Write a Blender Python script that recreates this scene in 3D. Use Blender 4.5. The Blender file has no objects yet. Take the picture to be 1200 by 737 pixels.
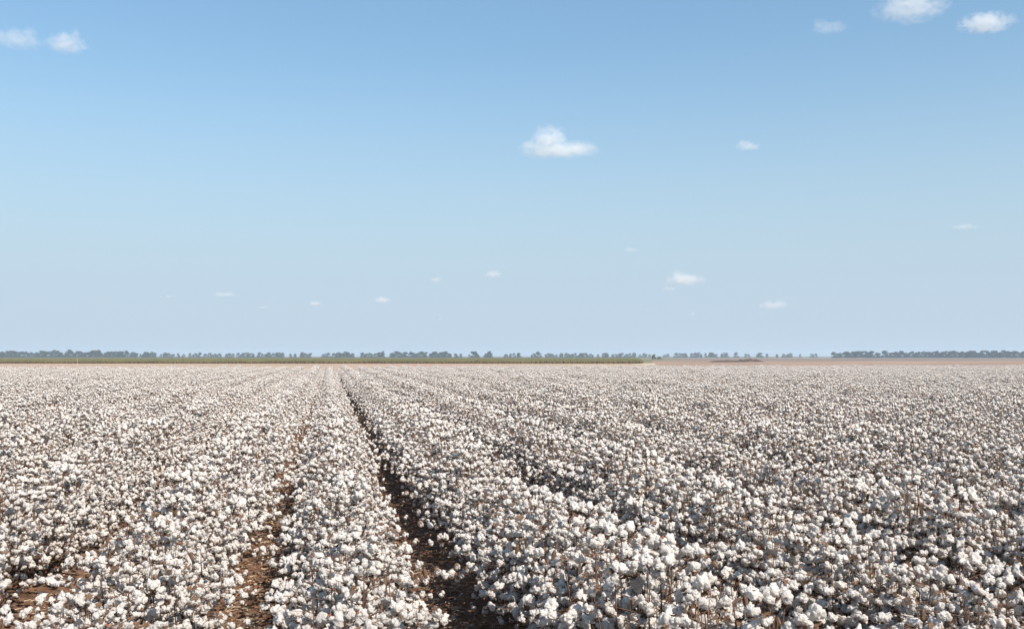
import bpy, math, random
import numpy as np
from mathutils import Vector, Matrix, noise

R = math.radians
random.seed(7)
rng = np.random.default_rng(7)
scene = bpy.context.scene
COL = scene.collection

# ------------------------------------------------------------------ camera
F = 1150.0                      # focal length in photo pixels (photo 1200 x 737)
CX, CY = 600.0, 368.5
HOR = 417.5
CAM_H = 2.15
YAW = math.atan((600 - 385) / F)
PITCH = math.atan((HOR - CY) / F)
cd = bpy.data.cameras.new('camera')
cam = bpy.data.objects.new('camera', cd)
COL.objects.link(cam)
cam.location = (0, 0, CAM_H)
cam.rotation_euler = (math.pi / 2 + PITCH, 0, -YAW)
cd.sensor_width = 36
cd.lens = 36 * F / 1200
cd.clip_start = 0.05
cd.clip_end = 80000
scene.camera = cam
FWD = Vector((math.sin(YAW), math.cos(YAW), 0))
RGT = Vector((math.cos(YAW), -math.sin(YAW), 0))


def at(px, depth, z=0.0):
    """A place at a horizontal viewing direction, DEPTH metres ahead, at height z."""
    p = FWD * depth + RGT * ((px - CX) / F * depth)
    return Vector((p.x, p.y, z))


# ------------------------------------------------------------------ light
SUN_EL, SUN_AZ = R(46), R(148)   # azimuth from +Y (row direction) towards +X
sd = bpy.data.lights.new('sun', 'SUN')
sun = bpy.data.objects.new('sun', sd)
COL.objects.link(sun)
sd.energy = 5.0
sd.angle = R(0.55)
sd.color = (1.0, 0.935, 0.85)
sdir = Vector((math.sin(SUN_AZ) * math.cos(SUN_EL), math.cos(SUN_AZ) * math.cos(SUN_EL), math.sin(SUN_EL)))
sun.rotation_euler = sdir.to_track_quat('Z', 'Y').to_euler()
sun.location = (20, -20, 40)

w = bpy.data.worlds.new('World')
scene.world = w
w.use_nodes = True
nt = w.node_tree
nt.nodes.clear()
sky = nt.nodes.new('ShaderNodeTexSky')
sky.sky_type = 'NISHITA'
sky.sun_disc = False
sky.sun_elevation = SUN_EL
sky.sun_rotation = SUN_AZ
sky.altitude = 0
sky.air_density = 1.4
sky.dust_density = 1.0
sky.ozone_density = 8.0
bg = nt.nodes.new('ShaderNodeBackground')
bg.inputs[1].default_value = 0.15
wo = nt.nodes.new('ShaderNodeOutputWorld')
# whitish low air of a warm dry day: the sky pales towards the horizon
EXPO = 0.42
gain = .15 * 2 ** EXPO
tcw = nt.nodes.new('ShaderNodeTexCoord')
sxw = nt.nodes.new('ShaderNodeSeparateXYZ')
mrw = nt.nodes.new('ShaderNodeMapRange')
mrw.interpolation_type = 'SMOOTHSTEP'
mrw.inputs[1].default_value = 0.0
mrw.inputs[2].default_value = 0.34
mrw.inputs[3].default_value = 1.0
mrw.inputs[4].default_value = 0.18
mxw = nt.nodes.new('ShaderNodeMixRGB')
mxw.inputs[2].default_value = (.528 / gain, .658 / gain, .790 / gain, 1)
nt.links.new(tcw.outputs['Generated'], sxw.inputs[0])
nt.links.new(sxw.outputs['Z'], mrw.inputs[0])
nt.links.new(mrw.outputs[0], mxw.inputs[0])
tnt = nt.nodes.new('ShaderNodeVectorMath')
tnt.operation = 'MULTIPLY'
tnt.inputs[1].default_value = (.725, .82, .775)
nt.links.new(sky.outputs[0], tnt.inputs[0])
nt.links.new(tnt.outputs[0], mxw.inputs[1])
nt.links.new(mxw.outputs[0], bg.inputs[0])
nt.links.new(bg.outputs[0], wo.inputs[0])

vs = scene.view_settings
vs.view_transform = 'Standard'
vs.look = 'None'
vs.gamma = 1
vs.exposure = EXPO
vs.use_curve_mapping = False
scene.render.engine = 'CYCLES'
cy = scene.cycles
cy.max_bounces = 12
cy.volume_step_rate = .5
cy.diffuse_bounces = 4
cy.glossy_bounces = 2
cy.transmission_bounces = 2
cy.transparent_max_bounces = 8
cy.volume_bounces = 10
cy.use_denoising = True
cy.denoiser = 'OPENIMAGEDENOISE'
cy.denoising_input_passes = 'RGB_ALBEDO_NORMAL'
cy.pixel_filter_type = 'BLACKMAN_HARRIS'
cy.filter_width = 1.5


# ------------------------------------------------------------------ materials
def mat(name, c1, c2=None, scale=10.0, rough=0.9, bump=0.0, bump_scale=60, detail=4, contrast=(0.35, 0.65), spec=0.2,
        translucent=0.0, extra=None, island=0.0):
    m = bpy.data.materials.new(name)
    m.use_nodes = True
    n, l = m.node_tree.nodes, m.node_tree.links
    b = n['Principled BSDF']
    out = n['Material Output']
    b.inputs['Roughness'].default_value = rough
    b.inputs['Specular IOR Level'].default_value = spec
    tc = n.new('ShaderNodeTexCoord')
    col = None
    if c2 is not None:
        nz = n.new('ShaderNodeTexNoise')
        nz.inputs['Scale'].default_value = scale
        nz.inputs['Detail'].default_value = detail
        l.new(tc.outputs['Object'], nz.inputs['Vector'])
        cr = n.new('ShaderNodeValToRGB')
        cr.color_ramp.elements[0].position = contrast[0]
        cr.color_ramp.elements[1].position = contrast[1]
        cr.color_ramp.elements[0].color = (*c1, 1)
        cr.color_ramp.elements[1].color = (*c2, 1)
        l.new(nz.outputs['Fac'], cr.inputs[0])
        col = cr.outputs[0]
        if extra is not None:
            c3, sc3, lo, hi = extra
            nz3 = n.new('ShaderNodeTexNoise')
            nz3.inputs['Scale'].default_value = sc3
            nz3.inputs['Detail'].default_value = 3
            l.new(tc.outputs['Object'], nz3.inputs['Vector'])
            mr = n.new('ShaderNodeMapRange')
            mr.inputs[1].default_value = lo
            mr.inputs[2].default_value = hi
            l.new(nz3.outputs['Fac'], mr.inputs[0])
            mx = n.new('ShaderNodeMixRGB')
            l.new(mr.outputs[0], mx.inputs[0])
            l.new(col, mx.inputs[1])
            mx.inputs[2].default_value = (*c3, 1)
            col = mx.outputs[0]
        if island:
            geo = n.new('ShaderNodeNewGeometry')
            mr = n.new('ShaderNodeMapRange')
            mr.inputs[3].default_value = 1 - island
            mr.inputs[4].default_value = 1 + island
            l.new(geo.outputs['Random Per Island'], mr.inputs[0])
            mx = n.new('ShaderNodeVectorMath')
            mx.operation = 'SCALE'
            l.new(col, mx.inputs[0])
            l.new(mr.outputs[0], mx.inputs['Scale'])
            col = mx.outputs[0]
        l.new(col, b.inputs['Base Color'])
    else:
        b.inputs['Base Color'].default_value = (*c1, 1)
    if bump:
        nb = n.new('ShaderNodeTexNoise')
        nb.inputs['Scale'].default_value = bump_scale
        nb.inputs['Detail'].default_value = 5
        nb.inputs['Roughness'].default_value = 0.65
        l.new(tc.outputs['Object'], nb.inputs['Vector'])
        bp = n.new('ShaderNodeBump')
        bp.inputs['Strength'].default_value = 1.0
        bp.inputs['Distance'].default_value = bump
        l.new(nb.outputs['Fac'], bp.inputs['Height'])
        l.new(bp.outputs[0], b.inputs['Normal'])
    if translucent:
        tr = n.new('ShaderNodeBsdfTranslucent')
        if col is not None:
            l.new(col, tr.inputs[0])
        else:
            tr.inputs[0].default_value = (*c1, 1)
        mxs = n.new('ShaderNodeMixShader')
        mxs.inputs[0].default_value = translucent
        l.new(b.outputs[0], mxs.inputs[1])
        l.new(tr.outputs[0], mxs.inputs[2])
        l.new(mxs.outputs[0], out.inputs[0])
    return m


M_LINT = mat('cotton_lint', (0.82, 0.74, 0.67), (0.92, 0.865, 0.80), scale=30, rough=1.0, bump=0.018, bump_scale=95, spec=0.05,
             translucent=0.30)
M_BURR = mat('burr', (0.085, 0.045, 0.028), (0.21, 0.125, 0.075), scale=25, rough=0.8)
M_STEM = mat('stem_bark', (0.075, 0.040, 0.026), (0.18, 0.105, 0.065), scale=12, rough=0.85)
M_LEAF_B = mat('dry_leaf', (0.10, 0.052, 0.028), (0.22, 0.125, 0.065), scale=9, rough=0.8, translucent=0.25)
M_LEAF_G = mat('olive_leaf', (0.075, 0.085, 0.025), (0.16, 0.14, 0.045), scale=9, rough=0.7, translucent=0.25)
M_LEAF_R = mat('rust_leaf', (0.19, 0.058, 0.028), (0.30, 0.11, 0.05), scale=9, rough=0.8, translucent=0.25)
M_LITTER = mat('leaf_litter_brown', (0.13, 0.068, 0.038), (0.30, 0.175, 0.10), scale=6, rough=0.9, translucent=0.1)
M_LITTER_R = mat('leaf_litter_rust', (0.15, 0.062, 0.032), (0.27, 0.125, 0.065), scale=6, rough=0.9, translucent=0.1)
M_LITTER_P = mat('leaf_litter_pale', (0.36, 0.26, 0.17), (0.50, 0.40, 0.29), scale=6, rough=0.9)
M_SOIL = mat('brown_soil', (0.090, 0.050, 0.031), (0.20, 0.113, 0.070), scale=5, rough=0.95, bump=0.02, bump_scale=22, detail=8)
M_TREE = mat('gum_foliage', (0.022, 0.034, 0.018), (0.050, 0.062, 0.032), scale=0.35, rough=0.8, island=0.25)
M_TREE_D = mat('dark_foliage', (0.020, 0.030, 0.014), (0.045, 0.060, 0.026), scale=0.35, rough=0.8, island=0.25)
M_BARK = mat('gum_bark', (0.16, 0.13, 0.10), (0.34, 0.29, 0.23), scale=1.5, rough=0.9)
M_MOUND = mat('dark_earth', (0.050, 0.036, 0.026), (0.11, 0.075, 0.05), scale=1.2, rough=1.0, bump=0.05, bump_scale=3)
M_STAKE = mat('stake_paint', (0.50, 0.43, 0.34), (0.60, 0.52, 0.42), scale=4, rough=0.6)


# ------------------------------------------------------------------ mesh helpers
class MB:
    """Collects vertices, faces and material numbers."""

    def __init__(self):
        self.v, self.f, self.m, self.n = [], [], [], 0

    def add(self, verts, faces, mi=0):
        verts = np.asarray(verts, dtype=np.float64)
        k = self.n
        self.v.append(verts)
        self.n += len(verts)
        if isinstance(faces, np.ndarray):
            faces = faces.tolist()
        self.f.extend([[i + k for i in f] for f in faces])
        if np.ndim(mi) == 0:
            self.m.extend([int(mi)] * len(faces))
        else:
            self.m.extend(list(mi))

    def arrays(self):
        return (np.concatenate(self.v) if self.v else np.zeros((0, 3))), self.f, self.m

    def mesh(self, name, mats, smooth=True):
        v, f, m = self.arrays()
        me = bpy.data.meshes.new(name)
        me.from_pydata(v.tolist(), [], f)
        for x in mats:
            me.materials.append(x)
        me.polygons.foreach_set('material_index', np.array(m, dtype=np.int32))
        if smooth:
            me.polygons.foreach_set('use_smooth', np.ones(len(f), dtype=bool))
        me.update()
        return me


def link(name, data, parent=None):
    o = bpy.data.objects.new(name, data)
    COL.objects.link(o)
    if parent is not None:
        o.parent = parent
    return o


def tag(o, label=None, cat=None, group=None, kind=None):
    if label:
        o['label'] = label
    if cat:
        o['category'] = cat
    if group:
        o['group'] = group
    if kind:
        o['kind'] = kind
    return o


def ico(sub):
    t = (1 + 5 ** 0.5) / 2
    v = [(-1, t, 0), (1, t, 0), (-1, -t, 0), (1, -t, 0), (0, -1, t), (0, 1, t), (0, -1, -t), (0, 1, -t),
         (t, 0, -1), (t, 0, 1), (-t, 0, -1), (-t, 0, 1)]
    f = [(0, 11, 5), (0, 5, 1), (0, 1, 7), (0, 7, 10), (0, 10, 11), (1, 5, 9), (5, 11, 4), (11, 10, 2), (10, 7, 6), (7, 1, 8),
         (3, 9, 4), (3, 4, 2), (3, 2, 6), (3, 6, 8), (3, 8, 9), (4, 9, 5), (2, 4, 11), (6, 2, 10), (8, 6, 7), (9, 8, 1)]
    v = [np.array(p) / np.linalg.norm(p) for p in v]
    for _ in range(sub):
        cache, nf = {}, []

        def mid(a, b):
            k = (min(a, b), max(a, b))
            if k not in cache:
                p = v[a] + v[b]
                v.append(p / np.linalg.norm(p))
                cache[k] = len(v) - 1
            return cache[k]
        for a, b, c in f:
            ab, bc, ca = mid(a, b), mid(b, c), mid(c, a)
            nf += [(a, ab, ca), (b, bc, ab), (c, ca, bc), (ab, bc, ca)]
        f = nf
    return np.array(v), np.array(f)


ICO = {s: ico(s) for s in (0, 1, 2, 3)}


def frame_of(d):
    d = Vector(d).normalized()
    a = Vector((0, 0, 1)) if abs(d.z) < 0.9 else Vector((1, 0, 0))
    x = d.cross(a).normalized()
    return np.array(x), np.array(d.cross(x))


def tube(mb, pts, radii, seg, mi=0):
    rings = []
    n = len(pts)
    for i, p in enumerate(pts):
        d = np.array(pts[min(i + 1, n - 1)]) - np.array(pts[max(i - 1, 0)])
        x, y = frame_of(d)
        for k in range(seg):
            a = 2 * math.pi * k / seg
            rings.append(np.array(p) + radii[i] * (math.cos(a) * x + math.sin(a) * y))
    faces = []
    for i in range(n - 1):
        for k in range(seg):
            a, b = i * seg + k, i * seg + (k + 1) % seg
            faces.append((a, b, b + seg, a + seg))
    faces.append(tuple(range((n - 1) * seg, n * seg)))
    faces.append(tuple(range(seg))[::-1])
    mb.add(rings, faces, mi)


# ------------------------------------------------------------------ cotton boll: fluffy locks in a dry burr, hanging axis -Z
def boll_arrays(seed, sub):
    r = random.Random(seed)
    dirs, faces = ICO[sub]
    nl = r.choice((4, 4, 5))
    cs = []
    for i in range(nl):
        a = 2 * math.pi * (i + r.uniform(-.18, .18)) / nl
        cs.append((0.60 * math.cos(a) * r.uniform(.75, 1.2), 0.60 * math.sin(a) * r.uniform(.75, 1.2), r.uniform(-.42, .26)))
    if r.random() < 0.55:            # a lock that has strung out
        a = r.uniform(0, 6.28)
        cs.append((0.42 * math.cos(a), 0.42 * math.sin(a), -0.8))
    cs = np.array(cs)
    rho = np.array([r.uniform(.46, .68) for _ in cs])
    dc = dirs @ cs.T
    disc = dc ** 2 - (cs ** 2).sum(1) + rho ** 2
    rad = np.where(disc > 0, dc + np.sqrt(np.maximum(disc, 0)), 0.25)
    rad = rad.max(1)
    off = Vector((seed * 3.1, seed * 1.7, 0))
    nzv = np.array([noise.noise(Vector(d) * 2.6 + off) * 0.30 + noise.noise(Vector(d) * 6.5 + off) * 0.24 for d in dirs])
    v = dirs * (rad * (1 + nzv))[:, None] * 0.0226
    mb = MB()
    mb.add(v, faces, 0)
    # burr: pointed bracts spreading above the lint (boll hangs below the stalk)
    if sub >= 1:
        for i in range(5 if sub > 1 else 4):
            a = 2 * math.pi * i / 5 + r.uniform(-.2, .2)
            c, s = math.cos(a), math.sin(a)
            w_ = 0.0075
            L = r.uniform(.019, .027)
            up = r.uniform(-.012, .010)
            base = np.array([0, 0, 0.0145])
            p = [base, base + [c * L * .5 - s * w_, s * L * .5 + c * w_, .008], base + [c * L, s * L, .004 + up],
                 base + [c * L * .5 + s * w_, s * L * .5 - c * w_, .008]]
            mb.add(p, [(0, 1, 2, 3)], 1)
    return mb


N_BOLL = 7
BOLL_HI = [boll_arrays(11 + i, 2) for i in range(N_BOLL)]
BOLL_LO = [boll_arrays(31 + i, 1) for i in range(N_BOLL)]


def closed_boll(sub):
    v, f = ICO[sub]
    mb = MB()
    mb.add(v * np.array([.0105, .0105, .016]) * (1 + .12 * np.cos(np.arctan2(v[:, 1], v[:, 0]) * 4))[:, None], f, 1)
    return mb


BOLL_HI.append(closed_boll(1))
BOLL_LO.append(closed_boll(0))
BOLL_MESH = [b.mesh('cotton_boll', [M_LINT, M_BURR]) for b in [boll_arrays(11 + i, 3) for i in range(N_BOLL)] + [closed_boll(2)]]


def leaf_quads(mb, p, size, r, mi):
    """One curled dry leaf of three facets."""
    ax = Vector((r.uniform(-1, 1), r.uniform(-1, 1), r.uniform(-.6, .4))).normalized()
    x, y = frame_of(ax)
    ax = np.array(ax)
    curl = r.uniform(.2, .7) * size
    p = np.array(p)
    v = [p - ax * size * .5, p + x * size * .42 + y * curl * .5 - ax * size * .08, p + ax * size * .55 + y * curl * r.uniform(-.5, .8),
         p - x * size * .42 + y * curl * .5 - ax * size * .05, p + y * -curl * .25]
    mb.add(v, [(0, 1, 4), (1, 2, 4), (2, 3, 4), (3, 0, 4)], mi)


def plant_plan(seed, target):
    """Stem polylines, boll places and leaf places of one cotton plant."""
    r = random.Random(seed)
    H = r.uniform(.82, 1.02)
    stems, bolls, leaves = [], [], []
    lean = (r.uniform(-.05, .05), r.uniform(-.04, .04))

    def main(base, top, rad, nodes):
        pts = []
        for i in range(nodes + 1):
            t = i / nodes
            p = np.array(base) * (1 - t) + np.array(top) * t + np.array([r.uniform(-.008, .008), r.uniform(-.008, .008), 0]) * (i > 0)
            pts.append(p)
        stems.append((pts, [rad * (1 - .62 * i / nodes) for i in range(nodes + 1)], 5))
        return pts

    axes = [((0, 0, -.08), (lean[0], lean[1], H), .0075, 15)]
    for k in range(r.choice((2, 3))):
        a = r.uniform(0, 6.28)
        L = r.uniform(.14, .30)
        axes.append(((0, 0, .05), (math.cos(a) * L * 1.25, math.sin(a) * L * .8, H * r.uniform(.72, .95)), .0052, 12))
    ang = r.uniform(0, 6.28)
    for ai, (b, t, rad, nodes) in enumerate(axes):
        pts = main(b, t, rad, nodes)
        for i in range(2, nodes + 1):
            u = i / nodes
            ang += 2.4 + r.uniform(-.4, .4)
            L = (0.41 * (1 - u) ** .50 * min(1, .25 + u * 2.2) + 0.06) * (1.0 if ai == 0 else .62) * r.uniform(.7, 1.2)
            dx, dy = math.cos(ang) * 1.78, math.sin(ang) * .66
            seg_n = max(2, int(L / .058))
            p = pts[i].copy()
            line = [p.copy()]
            for s in range(seg_n):
                sag = .55 - .35 * s / seg_n
                zig = (-1) ** s * .22
                p = p + np.array([dx - dy * zig, dy + dx * zig, sag]) * (L / seg_n) * r.uniform(.85, 1.15)
                line.append(p.copy())
                if p[2] > .05:
                    bolls.append((p + np.array([r.uniform(-.012, .012), r.uniform(-.012, .012), -.022]), u))
                    if r.random() < .21:
                        leaves.append(p + np.array([r.uniform(-.03, .03), r.uniform(-.03, .03), r.uniform(-.03, .03)]))
            stems.append((line, [.0026 - .0013 * k / seg_n for k in range(seg_n + 1)], 4))
        bolls.append((pts[-1] + np.array([0, 0, .008]), 1))
    r.shuffle(bolls)
    # outer bolls first: the plant's outside carries most of the lint
    bolls.sort(key=lambda q: -((abs(q[0][0]) / .75) ** 2 + (q[0][1] / .3) ** 2 * .25 + max(0, q[0][2] - .2) / .7 + r.uniform(0, .8)))
    out = []
    for p, u in bolls:
        if len(out) >= target:
            break
        if all((p[0] - q[0]) ** 2 + (p[1] - q[1]) ** 2 + (p[2] - q[2]) ** 2 > .036 ** 2 for q, *_ in out):
            z = p[2]
            tilt = r.gauss(0, .45)
            up = r.random() < .68
            e = (tilt + (math.pi if up else 0), r.gauss(0, .45), r.uniform(0, 6.28))
            s = r.uniform(.82, 1.34) * (1.0 if z > .25 else .85)
            sc = (s * r.uniform(.9, 1.12), s * r.uniform(.9, 1.12), s * r.choice((1.0, 1.15, 1.3, 1.55)))
            out.append((p, N_BOLL if r.random() < .03 else r.randrange(N_BOLL), e, sc))
    # a few bare twigs that rise over the canopy
    for k in range(r.choice((3, 4, 5))):
        a = r.uniform(0, 6.28)
        b0 = np.array([math.cos(a) * .26, math.sin(a) * .12, H * .62])
        t0 = b0 + np.array([r.uniform(-.05, .05), r.uniform(-.05, .05), r.uniform(.22, .40)])
        stems.append(([b0, (b0 + t0) / 2 + r.uniform(-.01, .01), t0], [.0036, .003, .0018], 4))
    for k in range(9):
        leaves.append(np.array([r.uniform(-.4, .4), r.uniform(-.22, .22), r.uniform(.05, .5)]))
    return dict(stems=stems, bolls=out, leaves=leaves, H=H)


N_VAR = 6
TARGET = 100
PLANS = [plant_plan(100 + i, TARGET) for i in range(N_VAR)]


def leaf_mb(plan, seed, small=False):
    mb = MB()
    r = random.Random(seed)
    for p in plan['leaves']:
        low = p[2] < .35
        mi = r.choices((0, 1, 2), (4, 4 if low else 1, 2))[0]
        leaf_quads(mb, p, r.uniform(.014, .040), r, mi)
    return mb


def stem_mb(plan, seg=None):
    mb = MB()
    for pts, rad, s in plan['stems']:
        tube(mb, pts, rad, seg or s, 0)
    return mb


LEAF_MATS = [M_LEAF_B, M_LEAF_G, M_LEAF_R]
from mathutils import Euler


def plant_joined(plan, seed, lo):
    """The whole plant as arrays, material slots: lint, burr, stem, leaf b/g/r."""
    mb = MB()
    src = BOLL_LO if lo else BOLL_HI
    for p, k, e, sc in plan['bolls']:
        v, f, m = src[k].arrays()
        rot = np.array(Euler(e).to_matrix())
        mb.add((v * np.array(sc)) @ rot.T + p, f, m)
    s = stem_mb(plan, 3 if lo else None)
    v, f, m = s.arrays()
    mb.add(v, f, [2] * len(f))
    v, f, m = leaf_mb(plan, seed).arrays()
    mb.add(v, f, [3 + x for x in m])
    return mb


# ------------------------------------------------------------------ ground with furrows
ROW = 1.6
ROW0 = 0.19
FIELD_END = 108.0


def furrow(x, y):
    """Soil height: beds under the rows, furrows between, inside the field."""
    a = math.cos(2 * math.pi * (x - ROW0) / ROW)
    return 0.055 * a


def ground_z(x, y):
    if y > FIELD_END + 3:
        return 0.0
    return furrow(x, y) + 0.02 * noise.noise(Vector((x * 2.3, y * 2.3, 0)))


def build_ground():
    xs = list(np.arange(-9, 16.01, .125)) + list(np.arange(16.25, 110, .25)) + [115, 130, 200, 400, 1000, 3000, 9000, 30000]
    xs = sorted(set([-30000, -9000, -3000, -1000, -400, -200, -100] + list(np.arange(-70, -9, .25)) + xs))
    ys = [-3000, -200, -40, -10, 0] + list(np.arange(1, 24, .14)) + list(np.arange(24, 60, .8)) + list(np.arange(60, 111, 2.5)) + \
        [112, 120, 150, 250, 400, 700, 1200, 2500, 6000, 15000, 40000]
    X, Y = np.meshgrid(xs, ys)
    Z = np.zeros_like(X)
    inside = (Y > -12) & (Y < FIELD_END + 2) & (X > -71) & (X < 111)
    Z = np.where(inside, 0.055 * np.cos(2 * math.pi * (X - ROW0) / ROW), 0)
    near = (Y >= 1) & (Y < 24) & (X >= -9) & (X <= 16)
    for i, j in zip(*np.nonzero(near)):
        x, y = X[i, j], Y[i, j]
        Z[i, j] += 0.020 * noise.noise(Vector((x * 2.3, y * 2.3, 0))) + 0.022 * noise.noise(Vector((x * 7, y * 7, 3)))
    nx, ny = len(xs), len(ys)
    v = np.stack([X.ravel(), Y.ravel(), Z.ravel()], 1)
    idx = np.arange(nx * ny).reshape(ny, nx)
    f = np.stack([idx[:-1, :-1].ravel(), idx[:-1, 1:].ravel(), idx[1:, 1:].ravel(), idx[1:, :-1].ravel()], 1)
    me = bpy.data.meshes.new('ground')
    me.from_pydata(v.tolist(), [], f.tolist())
    me.materials.append(M_SOIL)
    me.polygons.foreach_set('use_smooth', np.ones(len(f), dtype=bool))
    return tag(link('ground', me), kind='structure')


build_ground()


def poly_sheet(name, pts, z, m, kind='structure'):
    mb = MB()
    mb.add([(p[0], p[1], z) for p in pts], [tuple(range(len(pts)))], 0)
    o = link(name, mb.mesh(name, [m], smooth=False))
    tag(o, kind=kind)
    return o


# bare land beyond the cotton: sheets stacked 4 mm or more apart
M_BARE = mat('bare_soil', (0.33, 0.245, 0.165), (0.42, 0.32, 0.225), scale=0.035, rough=1.0, detail=5,
             extra=((0.37, 0.235, 0.18), 0.012, .42, .62))
M_BARE_R = mat('reddish_fallow_soil', (0.25, 0.165, 0.115), (0.36, 0.245, 0.175), scale=0.05, rough=1.0, detail=6,
               extra=((0.25, 0.155, 0.11), 0.02, .5, .65))
M_PAST = mat('dry_pasture_grass', (0.125, 0.115, 0.060), (0.20, 0.165, 0.095), scale=0.01, rough=1.0, detail=6)
M_FALL = mat('grey_brown_fallow', (0.155, 0.115, 0.085), (0.215, 0.165, 0.125), scale=0.01, rough=1.0, detail=6)
M_PALE = mat('straw_stubble', (0.42, 0.34, 0.22), (0.52, 0.43, 0.29), scale=0.2, rough=1.0)

poly_sheet('pasture', [at(-2600, 300), at(3800, 300), at(3800, 9000), at(-2600, 9000)], 0.012, M_PAST)
poly_sheet('bare_ground', [(-400, FIELD_END + 5), (500, FIELD_END + 5), at(3200, 305), at(-1900, 305)], 0.020, M_BARE)
poly_sheet('fallow_field', [(x, y) for x, y in ((at(766, 118).x, at(766, 118).y + 5), (420, FIELD_END + 8))] +
           [at(3000, 440)[:2], at(766, 440)[:2]], 0.028, M_BARE_R)
poly_sheet('distant_fallow', [at(778, 441), at(3000, 441), at(2600, 1300), at(800, 1300)], 0.024, M_FALL)
poly_sheet('stubble_patch', [at(738, 262), at(767, 236), at(767.5, 300), at(752, 300)], 0.036, M_PALE)

# ------------------------------------------------------------------ green crop beyond the bare strip (its plants cannot be counted)
M_CROP = bpy.data.materials.new('green_crop_leaves')
M_CROP.use_nodes = True
n, l = M_CROP.node_tree.nodes, M_CROP.node_tree.links
b = n['Principled BSDF']
b.inputs['Roughness'].default_value = .9
b.inputs['Specular IOR Level'].default_value = .1
tc = n.new('ShaderNodeTexCoord')
nz = n.new('ShaderNodeTexNoise')
nz.inputs['Scale'].default_value = 0.06
nz.inputs['Detail'].default_value = 8
cr = n.new('ShaderNodeValToRGB')
cr.color_ramp.elements[0].position = .38
cr.color_ramp.elements[0].color = (.084, .080, .032, 1)
cr.color_ramp.elements[1].position = .62
cr.color_ramp.elements[1].color = (.138, .120, .050, 1)
l.new(tc.outputs['Object'], nz.inputs['Vector'])
l.new(nz.outputs['Fac'], cr.inputs[0])
sx = n.new('ShaderNodeSeparateXYZ')
l.new(tc.outputs['Object'], sx.inputs[0])
mr = n.new('ShaderNodeMapRange')
mr.inputs[1].default_value = .15
mr.inputs[2].default_value = .55
l.new(sx.outputs['Z'], mr.inputs[0])
mx = n.new('ShaderNodeMixRGB')
mx.inputs[1].default_value = (.13, .065, .025, 1)
l.new(mr.outputs[0], mx.inputs[0])
l.new(cr.outputs[0], mx.inputs[2])
l.new(mx.outputs[0], b.inputs['Base Color'])


def build_crop():
    mb = MB()
    r = np.random.default_rng(5)
    # leafy tufts in rows across the crop: nearest rows fine, farther rows coarser
    d = 288.0
    verts, faces = [], []
    k = 0
    while d < 1230:
        size = .9 + (d - 288) * .004
        lo, hi = -260, 752 - (d - 288) * .012
        x0, x1 = at(lo, d), at(hi, d)
        L = (x1 - x0).length
        nn = int(L / (size * .42))
        ts = (np.arange(nn) + r.uniform(0, 1, nn)) / nn
        for t in ts:
            c = np.array(x0.lerp(x1, t)) + [r.uniform(-.3, .3) * size, r.uniform(-.5, .5) * size, 0]
            h = r.uniform(.55, .95)
            a = r.uniform(0, 6.28)
            ca, sa = math.cos(a), math.sin(a)
            s = size * .42
            # a five-sided ragged tuft
            base = [c + [math.cos(a + q * 1.2566) * s, math.sin(a + q * 1.2566) * s, 0.02] for q in range(5)]
            mid = [c + [math.cos(a + .4 + q * 1.2566) * s * 1.1, math.sin(a + .4 + q * 1.2566) * s * 1.1, h * r.uniform(.5, .85)] for q in range(5)]
            top = c + [r.uniform(-.2, .2) * s, r.uniform(-.2, .2) * s, h]
            verts += base + mid + [top]
            for q in range(5):
                p = (q + 1) % 5
                faces += [(k + q, k + p, k + 5 + p, k + 5 + q), (k + 5 + q, k + 5 + p, k + 10)]
            k += 11
        d += size * (.9 if d < 340 else 2.2 if d < 480 else 4.5)
    mb.add(verts, faces, 0)
    o = link('green_crop', mb.mesh('green_crop', [M_CROP], smooth=False))
    tag(o, 'long low band of olive green crop beyond the bare soil strip', 'crop', kind='stuff')


build_crop()

# ------------------------------------------------------------------ cotton plants
rows = range(-42, 70)
pts_all = []
SP = .118
for k in rows:
    rx = ROW0 + k * ROW
    rr = random.Random(k * 13 + 5)
    y = 2.6 + rr.uniform(0, SP)
    rx += -.10 if k >= 1 else -.05 if k == 0 else .18
    while y < FIELD_END + rr.uniform(-.5, .5):
        wob = .035 * noise.noise(Vector((rx * .7, y * .5, 9)))
        # only where the photo, or a step to its side, could see
        depth = y * math.cos(YAW) + rx * math.sin(YAW)
        lat = rx * math.cos(YAW) - y * math.sin(YAW)
        if depth > 2.2 and abs(lat) < depth * (600 / F) * 1.06 + 5.5:
            vig = noise.noise(Vector((rx * .35, y * .22, 4.0)))
            clump = noise.noise(Vector((rx * 2.0, y * 1.7, 14.0)))
            s = .97 + .15 * vig + .13 * clump + rr.uniform(-.09, .09)
            s *= .92 if k == 0 else 1
            pts_all.append((rx + wob + (rr.uniform(-.15, .15) if k else rr.uniform(-.09, .09)), y, k, s, rr.choice((0, math.pi)) + rr.gauss(0, .28), rr.randrange(N_VAR)))
        thin = noise.noise(Vector((rx * .9, y * .45, 21.0)))
        y += SP * rr.uniform(.75, 1.25) * (1 if thin < .28 else 1.6)


def in_frame(p):
    x, y, k, s = p[:4]
    depth = y * math.cos(YAW) + x * math.sin(YAW)
    lat = x * math.cos(YAW) - y * math.sin(YAW)
    if depth < 1:
        return False, 0
    top = HOR + (CAM_H - .92 * s) / depth * F
    px = CX + lat / depth * F
    return (-30 * 4 / depth * 2 < px < 1200 + 60 * 4 / depth) and top < 745, depth


cand = []
for i, p in enumerate(pts_all):
    ok, dep = in_frame(p)
    if ok:
        cand.append((dep, i))
cand.sort()
chosen = [i for _, i in cand[:300]]
chosen_set = set(chosen)

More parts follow.
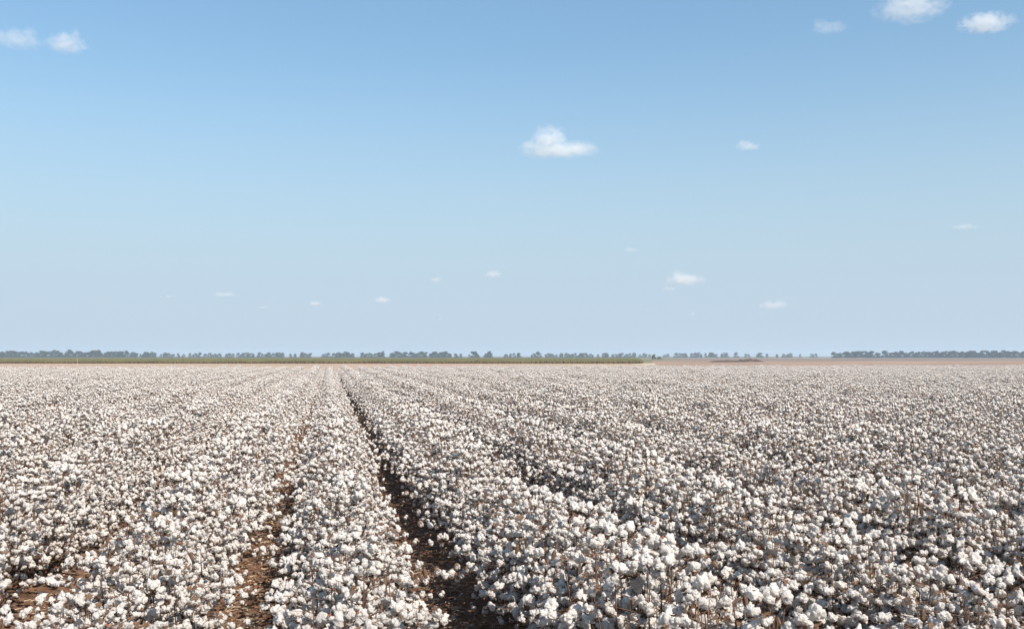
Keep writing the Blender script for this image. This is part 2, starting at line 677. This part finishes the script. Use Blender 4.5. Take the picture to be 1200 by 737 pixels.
ROW_TEXT = {
    -4: 'in the row at the left edge',
    -3: 'in the third row left of middle',
    -2: 'in the second row left of middle',
    -1: 'in the row just left of middle',
    0: 'in the middle row between the open furrows',
    1: 'in the row just right of the wide dark furrow',
    2: 'in the second row right of the dark furrow',
    3: 'in the third row right of the dark furrow',
    4: 'in the fourth row right of the dark furrow',
    5: 'in the fifth row right of the dark furrow',
    6: 'in the sixth row right of the dark furrow',
    7: 'in the seventh row right of the dark furrow',
    8: 'in the eighth row right of the dark furrow',
    9: 'in the ninth row right of the dark furrow',
}
protos = {}


def make_plant(k):
    plan = PLANS[k]
    root = bpy.data.objects.new('cotton_plant', None)
    COL.objects.link(root)
    root.empty_display_size = .1
    link('stem', stem_mb(plan).mesh('stem', [M_STEM]), root)
    link('leaves', leaf_mb(plan, 50 + k).mesh('leaves', LEAF_MATS, smooth=False), root)
    kids = list(root.children)
    for p, bi, e, sc in plan['bolls']:
        o = link('unopened_boll' if bi == N_BOLL else 'cotton_boll', BOLL_MESH[bi], root)
        o.location = p
        o.rotation_euler = e
        o.scale = sc
    return root


def children_of(root, table={}):
    if root.name not in table:
        table[root.name] = [o for o in COL.objects if o.parent == root]
    return table[root.name]


by_row = {}
for i in chosen:
    by_row.setdefault(pts_all[i][2], []).append(i)
link_obj = COL.objects.link
for k in sorted(by_row):
    ids = sorted(by_row[k], key=lambda i: pts_all[i][1])
    rt = ROW_TEXT.get(k, 'in row %d right of the dark furrow' % k)
    for j, i in enumerate(ids):
        x, y, _, s, rz, var = pts_all[i]
        if var not in protos:
            root = make_plant(var)
            protos[var] = (root, None)
            protos[var] = (root, children_of(root))
        else:
            src, kids = protos[var]
            root = src.copy()
            link_obj(root)
            for ch in kids:
                c = ch.copy()
                c.parent = root
                link_obj(c)
        root.location = (x, y, furrow(x, y) - .01)
        root.rotation_euler = (0, 0, rz)
        root.scale = (s, s, s)
        if j == 0 and len(ids) > 1:
            lab, grp = 'frontmost white cotton plant %s' % rt, 'cotton plants'
        elif j == 1 and len(ids) > 3:
            lab, grp = 'second cotton plant from the front, %s' % rt, 'cotton plants'
        else:
            lab = 'cotton plant full of white bolls %s' % rt
            grp = 'cotton plants ' + rt
        tag(root, lab, 'cotton plant', grp)

# every other cotton plant: one object, copied by geometry nodes from plants stored in its own mesh
NEAR_LIM = 26.0
rest = [p for i, p in enumerate(pts_all) if i not in chosen_set]


def build_rest():
    V, Fc, Mi, PID = [], [], [], []
    base = 0
    for lod in (0, 1):
        for k in range(N_VAR):
            v, f, m = plant_joined(PLANS[k], 50 + k, lod == 1).arrays()
            V.append(v)
            Fc += [[q + base for q in a] for a in f]
            Mi += m
            PID += [k + lod * N_VAR] * len(v)
            base += len(v)
    P = np.array([(x, y, furrow(x, y) - .01) for x, y, *_ in rest])
    nP = len(P)
    V.append(P)
    allv = np.concatenate(V)
    me = bpy.data.meshes.new('cotton_crop')
    me.from_pydata(allv.tolist(), [], Fc)
    for x in (M_LINT, M_BURR, M_STEM, *LEAF_MATS):
        me.materials.append(x)
    me.polygons.foreach_set('material_index', np.array(Mi, dtype=np.int32))
    sm = np.array([m <= 2 for m in Mi])
    me.polygons.foreach_set('use_smooth', sm)
    tot = len(allv)

    def attr(name, typ, data):
        a = me.attributes.new(name, typ, 'POINT')
        a.data.foreach_set('value', data)
    pid = np.full(tot, -1, dtype=np.int32)
    pid[:base] = PID
    attr('pid', 'INT', pid)
    pk = np.zeros(tot, dtype=np.int32)
    pk[base:] = [1 if math.hypot(p[0], p[1]) < NEAR_LIM else 2 for p in rest]
    attr('pkind', 'INT', pk)
    var = np.zeros(tot, dtype=np.int32)
    var[base:] = [p[5] for p in rest]
    attr('var', 'INT', var)
    rot = np.zeros(tot, dtype=np.float32)
    rot[base:] = [p[4] for p in rest]
    attr('rotz', 'FLOAT', rot)
    scl = np.ones(tot, dtype=np.float32)
    scl[base:] = [p[3] for p in rest]
    attr('scl', 'FLOAT', scl)
    o = link('cotton_crop', me)
    tag(o, 'sea of white cotton plants in rows stretching back to the bare soil', 'cotton crop', kind='stuff')
    g = bpy.data.node_groups.new('cotton_rows', 'GeometryNodeTree')
    g.interface.new_socket('Geometry', in_out='INPUT', socket_type='NodeSocketGeometry')
    g.interface.new_socket('Geometry', in_out='OUTPUT', socket_type='NodeSocketGeometry')
    N, L = g.nodes, g.links
    gi, go = N.new('NodeGroupInput'), N.new('NodeGroupOutput')

    def named(nm, typ):
        a = N.new('GeometryNodeInputNamedAttribute')
        a.data_type = typ
        a.inputs['Name'].default_value = nm
        return a.outputs['Attribute']

    def eq(sock, val):
        c = N.new('FunctionNodeCompare')
        c.data_type = 'INT'
        c.operation = 'EQUAL'
        L.new(sock, c.inputs[2])
        c.inputs[3].default_value = val
        return c.outputs[0]
    pidS, pkS, varS = named('pid', 'INT'), named('pkind', 'INT'), named('var', 'INT')
    rotS, sclS = named('rotz', 'FLOAT'), named('scl', 'FLOAT')
    cx = N.new('ShaderNodeCombineXYZ')
    L.new(rotS, cx.inputs[2])
    join = N.new('GeometryNodeJoinGeometry')
    for lod in (0, 1):
        jn = N.new('GeometryNodeJoinGeometry')
        for k in range(N_VAR):
            s = N.new('GeometryNodeSeparateGeometry')
            s.domain = 'POINT'
            L.new(gi.outputs[0], s.inputs[0])
            L.new(eq(pidS, k + lod * N_VAR), s.inputs[1])
            gt = N.new('GeometryNodeGeometryToInstance')
            L.new(s.outputs[0], gt.inputs[0])
            L.new(gt.outputs[0], jn.inputs[0])
        s = N.new('GeometryNodeSeparateGeometry')
        s.domain = 'POINT'
        L.new(gi.outputs[0], s.inputs[0])
        L.new(eq(pkS, 1 + lod), s.inputs[1])
        mp = N.new('GeometryNodeMeshToPoints')
        L.new(s.outputs[0], mp.inputs[0])
        ip = N.new('GeometryNodeInstanceOnPoints')
        L.new(mp.outputs[0], ip.inputs['Points'])
        L.new(jn.outputs[0], ip.inputs['Instance'])
        ip.inputs['Pick Instance'].default_value = True
        L.new(varS, ip.inputs['Instance Index'])
        er = N.new('FunctionNodeEulerToRotation')
        L.new(cx.outputs[0], er.inputs[0])
        L.new(er.outputs[0], ip.inputs['Rotation'])
        L.new(sclS, ip.inputs['Scale'])
        L.new(ip.outputs[0], join.inputs[0])
    L.new(join.outputs[0], go.inputs[0])
    md = o.modifiers.new('rows', 'NODES')
    md.node_group = g
    print('rest plants', nP, 'chosen', len(chosen), 'max y', max(pts_all[i][1] for i in chosen), 'bolls', [len(p['bolls']) for p in PLANS])


build_rest()


# ------------------------------------------------------------------ leaf litter in the furrows
def build_litter():
    mb = MB()
    r = random.Random(3)
    V, Fs, Mi = [], [], []
    k = 0
    for _ in range(60000):
        y = 4.5 + 34 * r.random() ** 1.9
        row = r.choice(range(-5, 8)) if r.random() < .45 else r.choice((-2, -1, -1, 0, 0, 1, 2))
        gx = ROW0 + (row + .5) * ROW
        x = gx + r.gauss(0, .27)
        z = ground_z(x, y) + r.uniform(.0, .03)
        s = r.uniform(.009, .026)
        mi = r.choices((0, 1, 2, 3), (10, 6, 4.0, 1.1))[0]
        a = r.uniform(0, 6.28)
        if r.random() < .30:   # twig
            ln = r.uniform(.05, .16)
            dx, dy = math.cos(a) * ln, math.sin(a) * ln
            w_ = .003
            v = [(x, y, z), (x + dx, y + dy, z + r.uniform(0, .02)), (x + dx - dy * w_ / ln, y + dy + dx * w_ / ln, z + .006), (x - dy * w_ / ln, y + dx * w_ / ln, z + .006)]
            V += v
            Fs.append((k, k + 1, k + 2, k + 3))
            Mi.append(r.choice((0, 2, 1)) if mi == 3 else r.choice((mi, 2)))
            k += 4
            continue
        c, s_ = math.cos(a), math.sin(a)
        t = r.uniform(-.7, .7)
        h = s * r.uniform(.1, .9)
        v = [(x - c * s, y - s_ * s, z + h * t), (x + s_ * s * .7, y - c * s * .7, z + h), (x + c * s * 1.1, y + s_ * s * 1.1, z - h * t),
             (x - s_ * s * .7, y + c * s * .7, z + h * .6)]
        V += v
        Fs += [(k, k + 1, k + 2), (k, k + 2, k + 3)]
        Mi += [mi, mi]
        k += 4
    mb.add(V, Fs, Mi)
    o = link('leaf_litter', mb.mesh('leaf_litter', [M_LITTER, M_LITTER_R, M_LITTER_P, M_LINT], smooth=False))
    tag(o, 'fallen brown leaves and twigs lying in the furrows between cotton rows', 'leaf litter', kind='stuff')


build_litter()


# ------------------------------------------------------------------ horizon trees
def make_tree(seed, h, spread, m_leaf, slim=False, low=False):
    r = random.Random(seed)
    root = bpy.data.objects.new('gum_tree', None)
    COL.objects.link(root)
    tr = MB()
    th = h * (.45 if not low else .18)
    top = (r.uniform(-.3, .3), r.uniform(-.3, .3), th)
    tube(tr, [(0, 0, -.3), (0.1, 0, th * .5), top], [h * .03, h * .024, h * .018], 7)
    ends = []
    nl = 7 if not slim else 5
    for i in range(nl):
        a = 6.28 * i / nl + r.uniform(-.4, .4)
        rr = spread * r.uniform(.3, .85)
        e = (math.cos(a) * rr, math.sin(a) * rr, h * r.uniform(.34, .9))
        tube(tr, [top, ((top[0] + e[0]) / 2 * .8, (top[1] + e[1]) / 2 * .8, (top[2] + e[2]) / 2), e], [h * .013, h * .009, h * .004], 5)
        ends.append(e)
    ends.append((r.uniform(-.4, .4), r.uniform(-.4, .4), h * .93))
    if low:
        for i in range(8):
            a = r.uniform(0, 6.28)
            ends.append((math.cos(a) * spread * .8, math.sin(a) * spread * .8, h * r.uniform(.06, .28)))
    link('trunk', tr.mesh('trunk', [M_BARK]), root)
    cr_ = MB()
    V, Fs = [], []
    k = 0
    for e in ends:
        rc = spread * r.uniform(.32, .5)
        for j in range(120):
            d = Vector((r.gauss(0, 1), r.gauss(0, 1), r.gauss(0, .75)))
            d = d.normalized() * rc * r.uniform(.35, 1.0)
            c = Vector(e) + Vector((d.x, d.y, d.z * .75))
            if c.z > h:
                c.z = h - r.uniform(0, .5)
            s = r.uniform(.45, .85) * h / 10
            nx = Vector((r.gauss(0, 1), r.gauss(0, 1), r.gauss(0, 1))).normalized()
            x, y = frame_of(nx)
            x, y = Vector(x) * s, Vector(y) * s * .7
            V += [c - x, c - y, c + x, c + y]
            Fs.append((k, k + 1, k + 2, k + 3))
            k += 4
    cr_.add(V, Fs, 0)
    link('crown', cr_.mesh('crown', [m_leaf], smooth=False), root)
    return root


def copy_thing(src):
    r0 = src.copy()
    COL.objects.link(r0)
    for ch in [o for o in src.children]:
        c = ch.copy()
        c.parent = r0
        COL.objects.link(c)
    return r0


# (from px, to px, top of the crowns above the horizon in photo px, trees, distance, low crowns)
SEG = [
    (-60, 0, 6.0, 14, 1350), (0, 62, 6.6, 17, 1350), (62, 150, 7.2, 22, 1350), (150, 184, 5.2, 8, 1450), (185, 212, 4.6, 5, 1600),
    (214, 262, 4.8, 8, 1550), (262, 297, 4.5, 7, 1550), (303, 333, 5.0, 8, 1500), (340, 348, 4.6, 2, 1550), (352, 366, 4.8, 4, 1500),
    (376, 388, 4.6, 3, 1550), (391, 409, 5.4, 6, 1400), (412, 417, 6.4, 1, 1350), (424, 448, 5.3, 7, 1400), (458, 530, 5.8, 18, 1400),
    (533, 541, 5.3, 2, 1450), (547, 551, 3.6, 1, 1700), (554, 561, 5.6, 2, 1400), (567, 573, 4.6, 2, 1500), (592, 599, 4.6, 2, 1500),
    (601, 609, 4.8, 2, 1500), (624, 628, 4.4, 1, 1500), (640, 654, 3.8, 4, 1800), (656, 694, 4.8, 9, 1550), (700, 713, 4.2, 3, 1650),
    (716, 730, 4.2, 4, 1650), (733, 745, 4.6, 3, 1600), (748, 764, 3.8, 4, 1800), (776, 786, 3.2, 2, 2000), (790, 805, 4.4, 4, 1700),
    (809, 820, 5.0, 3, 1650), (826, 841, 4.4, 4, 1700), (844, 854, 4.8, 3, 1650), (861, 864, 4.8, 1, 1600), (872, 878, 4.6, 2, 1700),
    (888, 892, 4.0, 1, 1750), (897, 899, 4.6, 1, 1700), (908, 912, 4.0, 1, 1750), (917, 929, 4.2, 3, 1750), (934, 939, 3.8, 1, 1800),
    (948, 958, 3.4, 2, 1900), (976, 990, 5.2, 4, 1400), (990, 1024, 6.4, 10, 1350), (1026, 1032, 5.0, 2, 1400), (1034, 1066, 6.6, 10, 1350),
    (1068, 1110, 6.4, 13, 1350), (1110, 1158, 6.8, 15, 1330), (1158, 1202, 7.2, 14, 1320), (1202, 1260, 7.2, 14, 1320),
]
TP = [make_tree(900 + i, 10.0, sp, M_TREE, low=lw) for i, (sp, lw) in enumerate(((4.2, True), (5.0, True), (3.6, True), (4.4, True), (5.4, True), (3.2, True)))]
used = set()


def place_tree(px, d, hpx, label, group, src=None):
    if src is None:
        src = random.choice(TP)
    if src.name in used:
        o = copy_thing(src)
    else:
        used.add(src.name)
        o = src
    h = hpx * .86 / F * d + CAM_H
    s = h / 10.0
    o.location = at(px, d)
    o.rotation_euler = (0, 0, random.uniform(0, 6.28))
    wsc = s * random.uniform(.95, 1.4)
    o.scale = (wsc, wsc, s)
    tag(o, label, 'tree', group)
    return o


for (a, b_, hp, nn, d) in SEG:
    if a < 185:
        lab, grp = 'grey green tree in the dense tree line at the left end of the horizon', 'trees of the dense left tree line'
    elif a < 455:
        lab, grp = 'small grey green tree on the horizon behind the left half of the green crop', 'horizon trees left of the middle'
    elif a < 560:
        lab, grp = 'grey green tree in the long clump near the middle of the horizon', 'trees of the middle clump'
    elif a < 766:
        lab, grp = 'hazy small tree on the horizon behind the right half of the green crop', 'horizon trees right of the middle'
    elif a < 970:
        lab, grp = 'tiny hazy tree on the far horizon behind the brown fallow field', 'scattered far trees over the fallow field'
    else:
        lab, grp = 'blue grey tree in the dense tree line at the right end of the horizon', 'trees of the dense right tree line'
    for i in range(nn):
        t = (i + random.uniform(.2, .8)) / nn
        place_tree(a + (b_ - a) * t, d * random.uniform(.96, 1.06), hp * random.uniform(.62, 1.18), lab, grp)

# trees with a look of their own
sl = make_tree(955, 10.0, 1.5, M_TREE_D, slim=True)
place_tree(449, 1300, 7.2, 'slender dark tree standing taller than its neighbours left of the middle of the horizon', 'lone horizon trees', sl)
t1 = copy_thing(TP[3])
used.add(t1.name)
for nm, px, hp, d in (('peaked', 574, 7.0, 1350), ('broad', 631, 6.2, 1400), ('pointed', 81, 9.0, 1330), ('domed', 116, 8.6, 1320)):
    o = place_tree(px, d, hp, {
        'peaked': 'tallest of the scattered trees just left of the middle of the horizon',
        'broad': 'broad tree standing alone just right of the middle of the horizon',
        'pointed': 'pointed treetop rising out of the dense left tree line',
        'domed': 'highest domed treetop in the dense left tree line'}[nm], 'lone horizon trees', t1 if nm == 'peaked' else None)
bush = make_tree(977, 10.0, 6.2, M_TREE_D, low=True)
bush.name = 'bushy_tree'
bush.location = at(766, 760)
bush.scale = (.27, .27, .36)
tag(bush, 'dark bushy tree standing alone at the right end of the green crop', 'tree')
b2 = copy_thing(bush)
b2.location = at(772.5, 775)
b2.scale = (.30, .22, .18)
tag(b2, 'low dark bush right beside the dark bushy tree', 'bush')
b2.name = 'low_bush'


# ------------------------------------------------------------------ dark mound on the fallow field
def build_mound(name, px, d, L, W, H, seed, label):
    mb = MB()
    nu, nv = 60, 14
    V = []
    for j in range(nv + 1):
        for i in range(nu + 1):
            u, v = i / nu * 2 - 1, j / nv * 2 - 1
            e = max(0, 1 - abs(u) ** 2.4) * max(0, 1 - abs(v) ** 1.8)
            z = H * e * (.75 + .5 * noise.noise(Vector((u * 5 + seed, v * 2, 0)))) + (0 if e else -.05)
            V.append((u * L / 2, v * W / 2, z + .03))
    Fs = []
    for j in range(nv):
        for i in range(nu):
            a = j * (nu + 1) + i
            Fs.append((a, a + 1, a + nu + 2, a + nu + 1))
    mb.add(V, Fs, 0)
    o = link(name, mb.mesh(name, [M_MOUND]))
    o.location = at(px, d)
    o.rotation_euler = (0, 0, -YAW + .05)
    tag(o, label, 'mound')
    return o


build_mound('earth_mound', 877, 372, 12, 6, 1.3, 3, 'dark brown heap of earth on the reddish fallow soil, the higher of two')
build_mound('earth_bank', 852, 356, 14, 6, .8, 9, 'long low dark earth bank joining the higher earth heap on its left')

# ------------------------------------------------------------------ pale marker stakes at the far edge of the cotton
for px, d, h in ((91.5, 116, 1.9),):
    mb = MB()
    w_ = .013
    V = [(-w_, -w_, -.3), (w_, -w_, -.3), (w_, w_, -.3), (-w_, w_, -.3), (-w_, -w_, h), (w_, -w_, h), (w_, w_, h), (-w_, w_, h), (0, 0, h + .05)]
    mb.add(V, [(3, 2, 1, 0), (0, 1, 5, 4), (1, 2, 6, 5), (2, 3, 7, 6), (3, 0, 4, 7), (4, 5, 8), (5, 6, 8), (6, 7, 8), (7, 4, 8)], 0)
    o = link('marker_stake', mb.mesh('marker_stake', [M_STAKE], smooth=False))
    o.location = at(px, d)
    o.rotation_euler = (0.02, -.02, .3)
    tag(o, 'thin pale stake standing at the far edge of the cotton on the left', 'stake')


# ------------------------------------------------------------------ clouds: closed puffy shells filled with thin white vapour
def build_cloud(px, py, wpx, hpx, od, label, lobes=None, base_alt=1050):
    elev = (HOR - py) / F
    d = min(base_alt / max(elev, .02), 21000)
    z = CAM_H + elev * d
    W, Hh = wpx * .98 / F * d, hpx * 1.15 / F * d
    r = random.Random(int(px * 7 + py))
    if lobes is None:      # (centre across, centre up, half width, half height) as shares of the half sizes
        lobes = [(0, -.15, .95, .62)]
        for i in range(3 if wpx > 25 else 1):
            lobes.append((r.uniform(-.55, .55), r.uniform(-.05, .35), r.uniform(.28, .45), r.uniform(.5, .75)))
    mb = MB()
    dv, df = ICO[3]
    for (u, v, a, b_) in lobes:
        mb.add(dv * np.array([a * W * .62, min(a * W * .62, 1.6 * b_ * Hh), b_ * Hh * .62]) + np.array([u * W / 2, 0, v * Hh / 2]), df, 0)
    m = bpy.data.materials.new('cloud_vapour')
    m.use_nodes = True
    nn, ll = m.node_tree.nodes, m.node_tree.links
    nn.remove(nn['Principled BSDF'])
    pv = nn.new('ShaderNodeVolumePrincipled')
    pv.inputs['Color'].default_value = (.995, .99, .985, 1)
    tcc = nn.new('ShaderNodeTexCoord')
    env = None
    for (u, v, a, b_) in lobes:
        mp = nn.new('ShaderNodeMapping')
        mp.vector_type = 'POINT'
        hw, hd, hh = a * W * .55, min(a * W * .55, 1.5 * b_ * Hh), b_ * Hh * .55
        mp.inputs['Scale'].default_value = (1 / hw, 1 / hd, 1 / hh)
        mp.inputs['Location'].default_value = (-u * W / 2 / hw, 0, -v * Hh / 2 / hh)
        ll.new(tcc.outputs['Object'], mp.inputs[0])
        ln = nn.new('ShaderNodeVectorMath')
        ln.operation = 'LENGTH'
        ll.new(mp.outputs[0], ln.inputs[0])
        if env is None:
            env = ln.outputs['Value']
        else:
            mn = nn.new('ShaderNodeMath')
            mn.operation = 'SMOOTH_MIN'
            mn.inputs[2].default_value = .35
            ll.new(env, mn.inputs[0])
            ll.new(ln.outputs['Value'], mn.inputs[1])
            env = mn.outputs[0]
    n1 = nn.new('ShaderNodeTexNoise')
    n1.inputs['Scale'].default_value = 4.2 / Hh
    n1.inputs['Detail'].default_value = 6
    n1.inputs['Roughness'].default_value = .62
    n1.inputs['Distortion'].default_value = .5
    mpg = nn.new('ShaderNodeMapping')
    mpg.inputs['Location'].default_value = (px * 13.0, py * 7.0, 0)
    mpg.inputs['Scale'].default_value = (.7, 1, 1)
    ll.new(tcc.outputs['Object'], mpg.inputs[0])
    ll.new(mpg.outputs[0], n1.inputs['Vector'])
    ma = nn.new('ShaderNodeMath')          # noise * 2.2 - distance from the lobe's middle
    ma.operation = 'MULTIPLY_ADD'
    ma.inputs[1].default_value = 2.9
    ll.new(n1.outputs['Fac'], ma.inputs[0])
    sb = nn.new('ShaderNodeMath')
    sb.operation = 'MULTIPLY'
    sb.inputs[1].default_value = -1
    ll.new(env, sb.inputs[0])
    ll.new(sb.outputs[0], ma.inputs[2])
    mrc = nn.new('ShaderNodeMapRange')
    mrc.interpolation_type = 'SMOOTHSTEP'
    mrc.inputs[1].default_value = .38
    mrc.inputs[2].default_value = 1.25
    mrc.inputs[3].default_value = 0.0
    mrc.inputs[4].default_value = (.46 if py < 250 else .36) * od / Hh
    ll.new(ma.outputs[0], mrc.inputs[0])
    ll.new(mrc.outputs[0], pv.inputs['Density'])
    ll.new(pv.outputs[0], nn['Material Output'].inputs['Volume'])
    o = link('cloud', mb.mesh('cloud', [m]))
    rm = o.modifiers.new('merge', 'REMESH')
    rm.mode = 'VOXEL'
    rm.voxel_size = max(Hh / 12, W / 70)
    o.location = at(px, d, z)
    o.rotation_euler = (0, 0, -YAW)
    tag(o, label, 'cloud', 'small clouds in the blue sky')


CL = [
    (12, 40, 60, 26, 1.1, 'faint ragged cloud cut by the left edge of the sky', None),
    (71, 45, 46, 28, 2.0, 'small white cloud near the top left corner of the sky', None),
    (977, 27, 44, 16, .7, 'thin faint cloud left of the two clouds in the top right corner', None),
    (1074, 2, 84, 36, 1.9, 'ragged white cloud cut by the top edge of the sky', None),
    (1164, 20, 64, 26, 2.6, 'bright white cloud in the top right corner of the sky', None),
    (656, 166, 90, 36, 3.6, 'largest white cloud, humped at its left with a flat tail to the right',
     [(-.05, -.42, .95, .42), (-.30, .12, .42, .85), (-.1, .35, .28, .6), (.45, -.35, .5, .4), (-.8, -.1, .2, .35)]),
    (879, 169, 30, 12, 1.2, 'small faint cloud right of the largest white cloud', None),
    (1133, 265, 42, 7, .8, 'thin faint streak of cloud low at the right', None),
    (740, 292, 20, 7, .8, 'tiny faint cloud above the bright low cloud right of the middle', None),
    (803, 326, 46, 17, 2.6, 'bright flat cloud low over the horizon right of the middle', None),
    (784, 338, 20, 5, .8, 'thin wisp just under the bright flat low cloud', None),
    (907, 357, 36, 12, 1.6, 'low white cloud close over the horizon at the right', None),
    (578, 320, 20, 11, 2.0, 'small bright puff of cloud low in the middle of the sky', None),
    (511, 327, 15, 7, 1.2, 'tiny faint cloud left of the small bright middle puff', None),
    (448, 351, 20, 9, 2.2, 'small white cloud low over the horizon left of the middle', None),
    (369, 355, 16, 7, 1.8, 'tiny white cloud low over the horizon, above the left furrow', None),
    (263, 345, 28, 6, 1.3, 'thin broken cloud low over the horizon at the left', None),
    (197, 347, 9, 4, 1.0, 'tiniest speck of cloud at the left of the low clouds', None),
    (308, 360, 12, 4, .9, 'faint fleck of cloud between two low clouds at the left', None),
    (516, 373, 6, 5, 1.2, 'tiny round speck of cloud lowest in the middle of the sky', None),
    (812, 367, 7, 6, 1.2, 'tiny speck of cloud under the bright flat low cloud', None),
]
for px, py, wp, hp, od, lab, lobes in CL:
    build_cloud(px, py, wp, hp, od, lab, lobes)

# ------------------------------------------------------------------ haze: still air over the plain
hz = MB()
c = at(600, 0)
X0, X1, Y0, Y1, Z0, Z1 = -1900, 2500, -60, 2300, -1.2, 15.5
hz.add([(X0, Y0, Z0), (X1, Y0, Z0), (X1, Y1, Z0), (X0, Y1, Z0), (X0, Y0, Z1), (X1, Y0, Z1), (X1, Y1, Z1), (X0, Y1, Z1)],
       [(3, 2, 1, 0), (4, 5, 6, 7), (0, 1, 5, 4), (1, 2, 6, 5), (2, 3, 7, 6), (3, 0, 4, 7)], 0)
mh = bpy.data.materials.new('haze_air')
mh.use_nodes = True
nn, ll = mh.node_tree.nodes, mh.node_tree.links
nn.remove(nn['Principled BSDF'])
pv = nn.new('ShaderNodeVolumePrincipled')
pv.inputs['Color'].default_value = (.72, .86, 1.0, 1)
pv.inputs['Density'].default_value = .00023
ll.new(pv.outputs[0], nn['Material Output'].inputs['Volume'])
ho = link('haze', hz.mesh('haze', [mh], smooth=False))
tag(ho, kind='stuff')
bpy.context.view_layer.update()
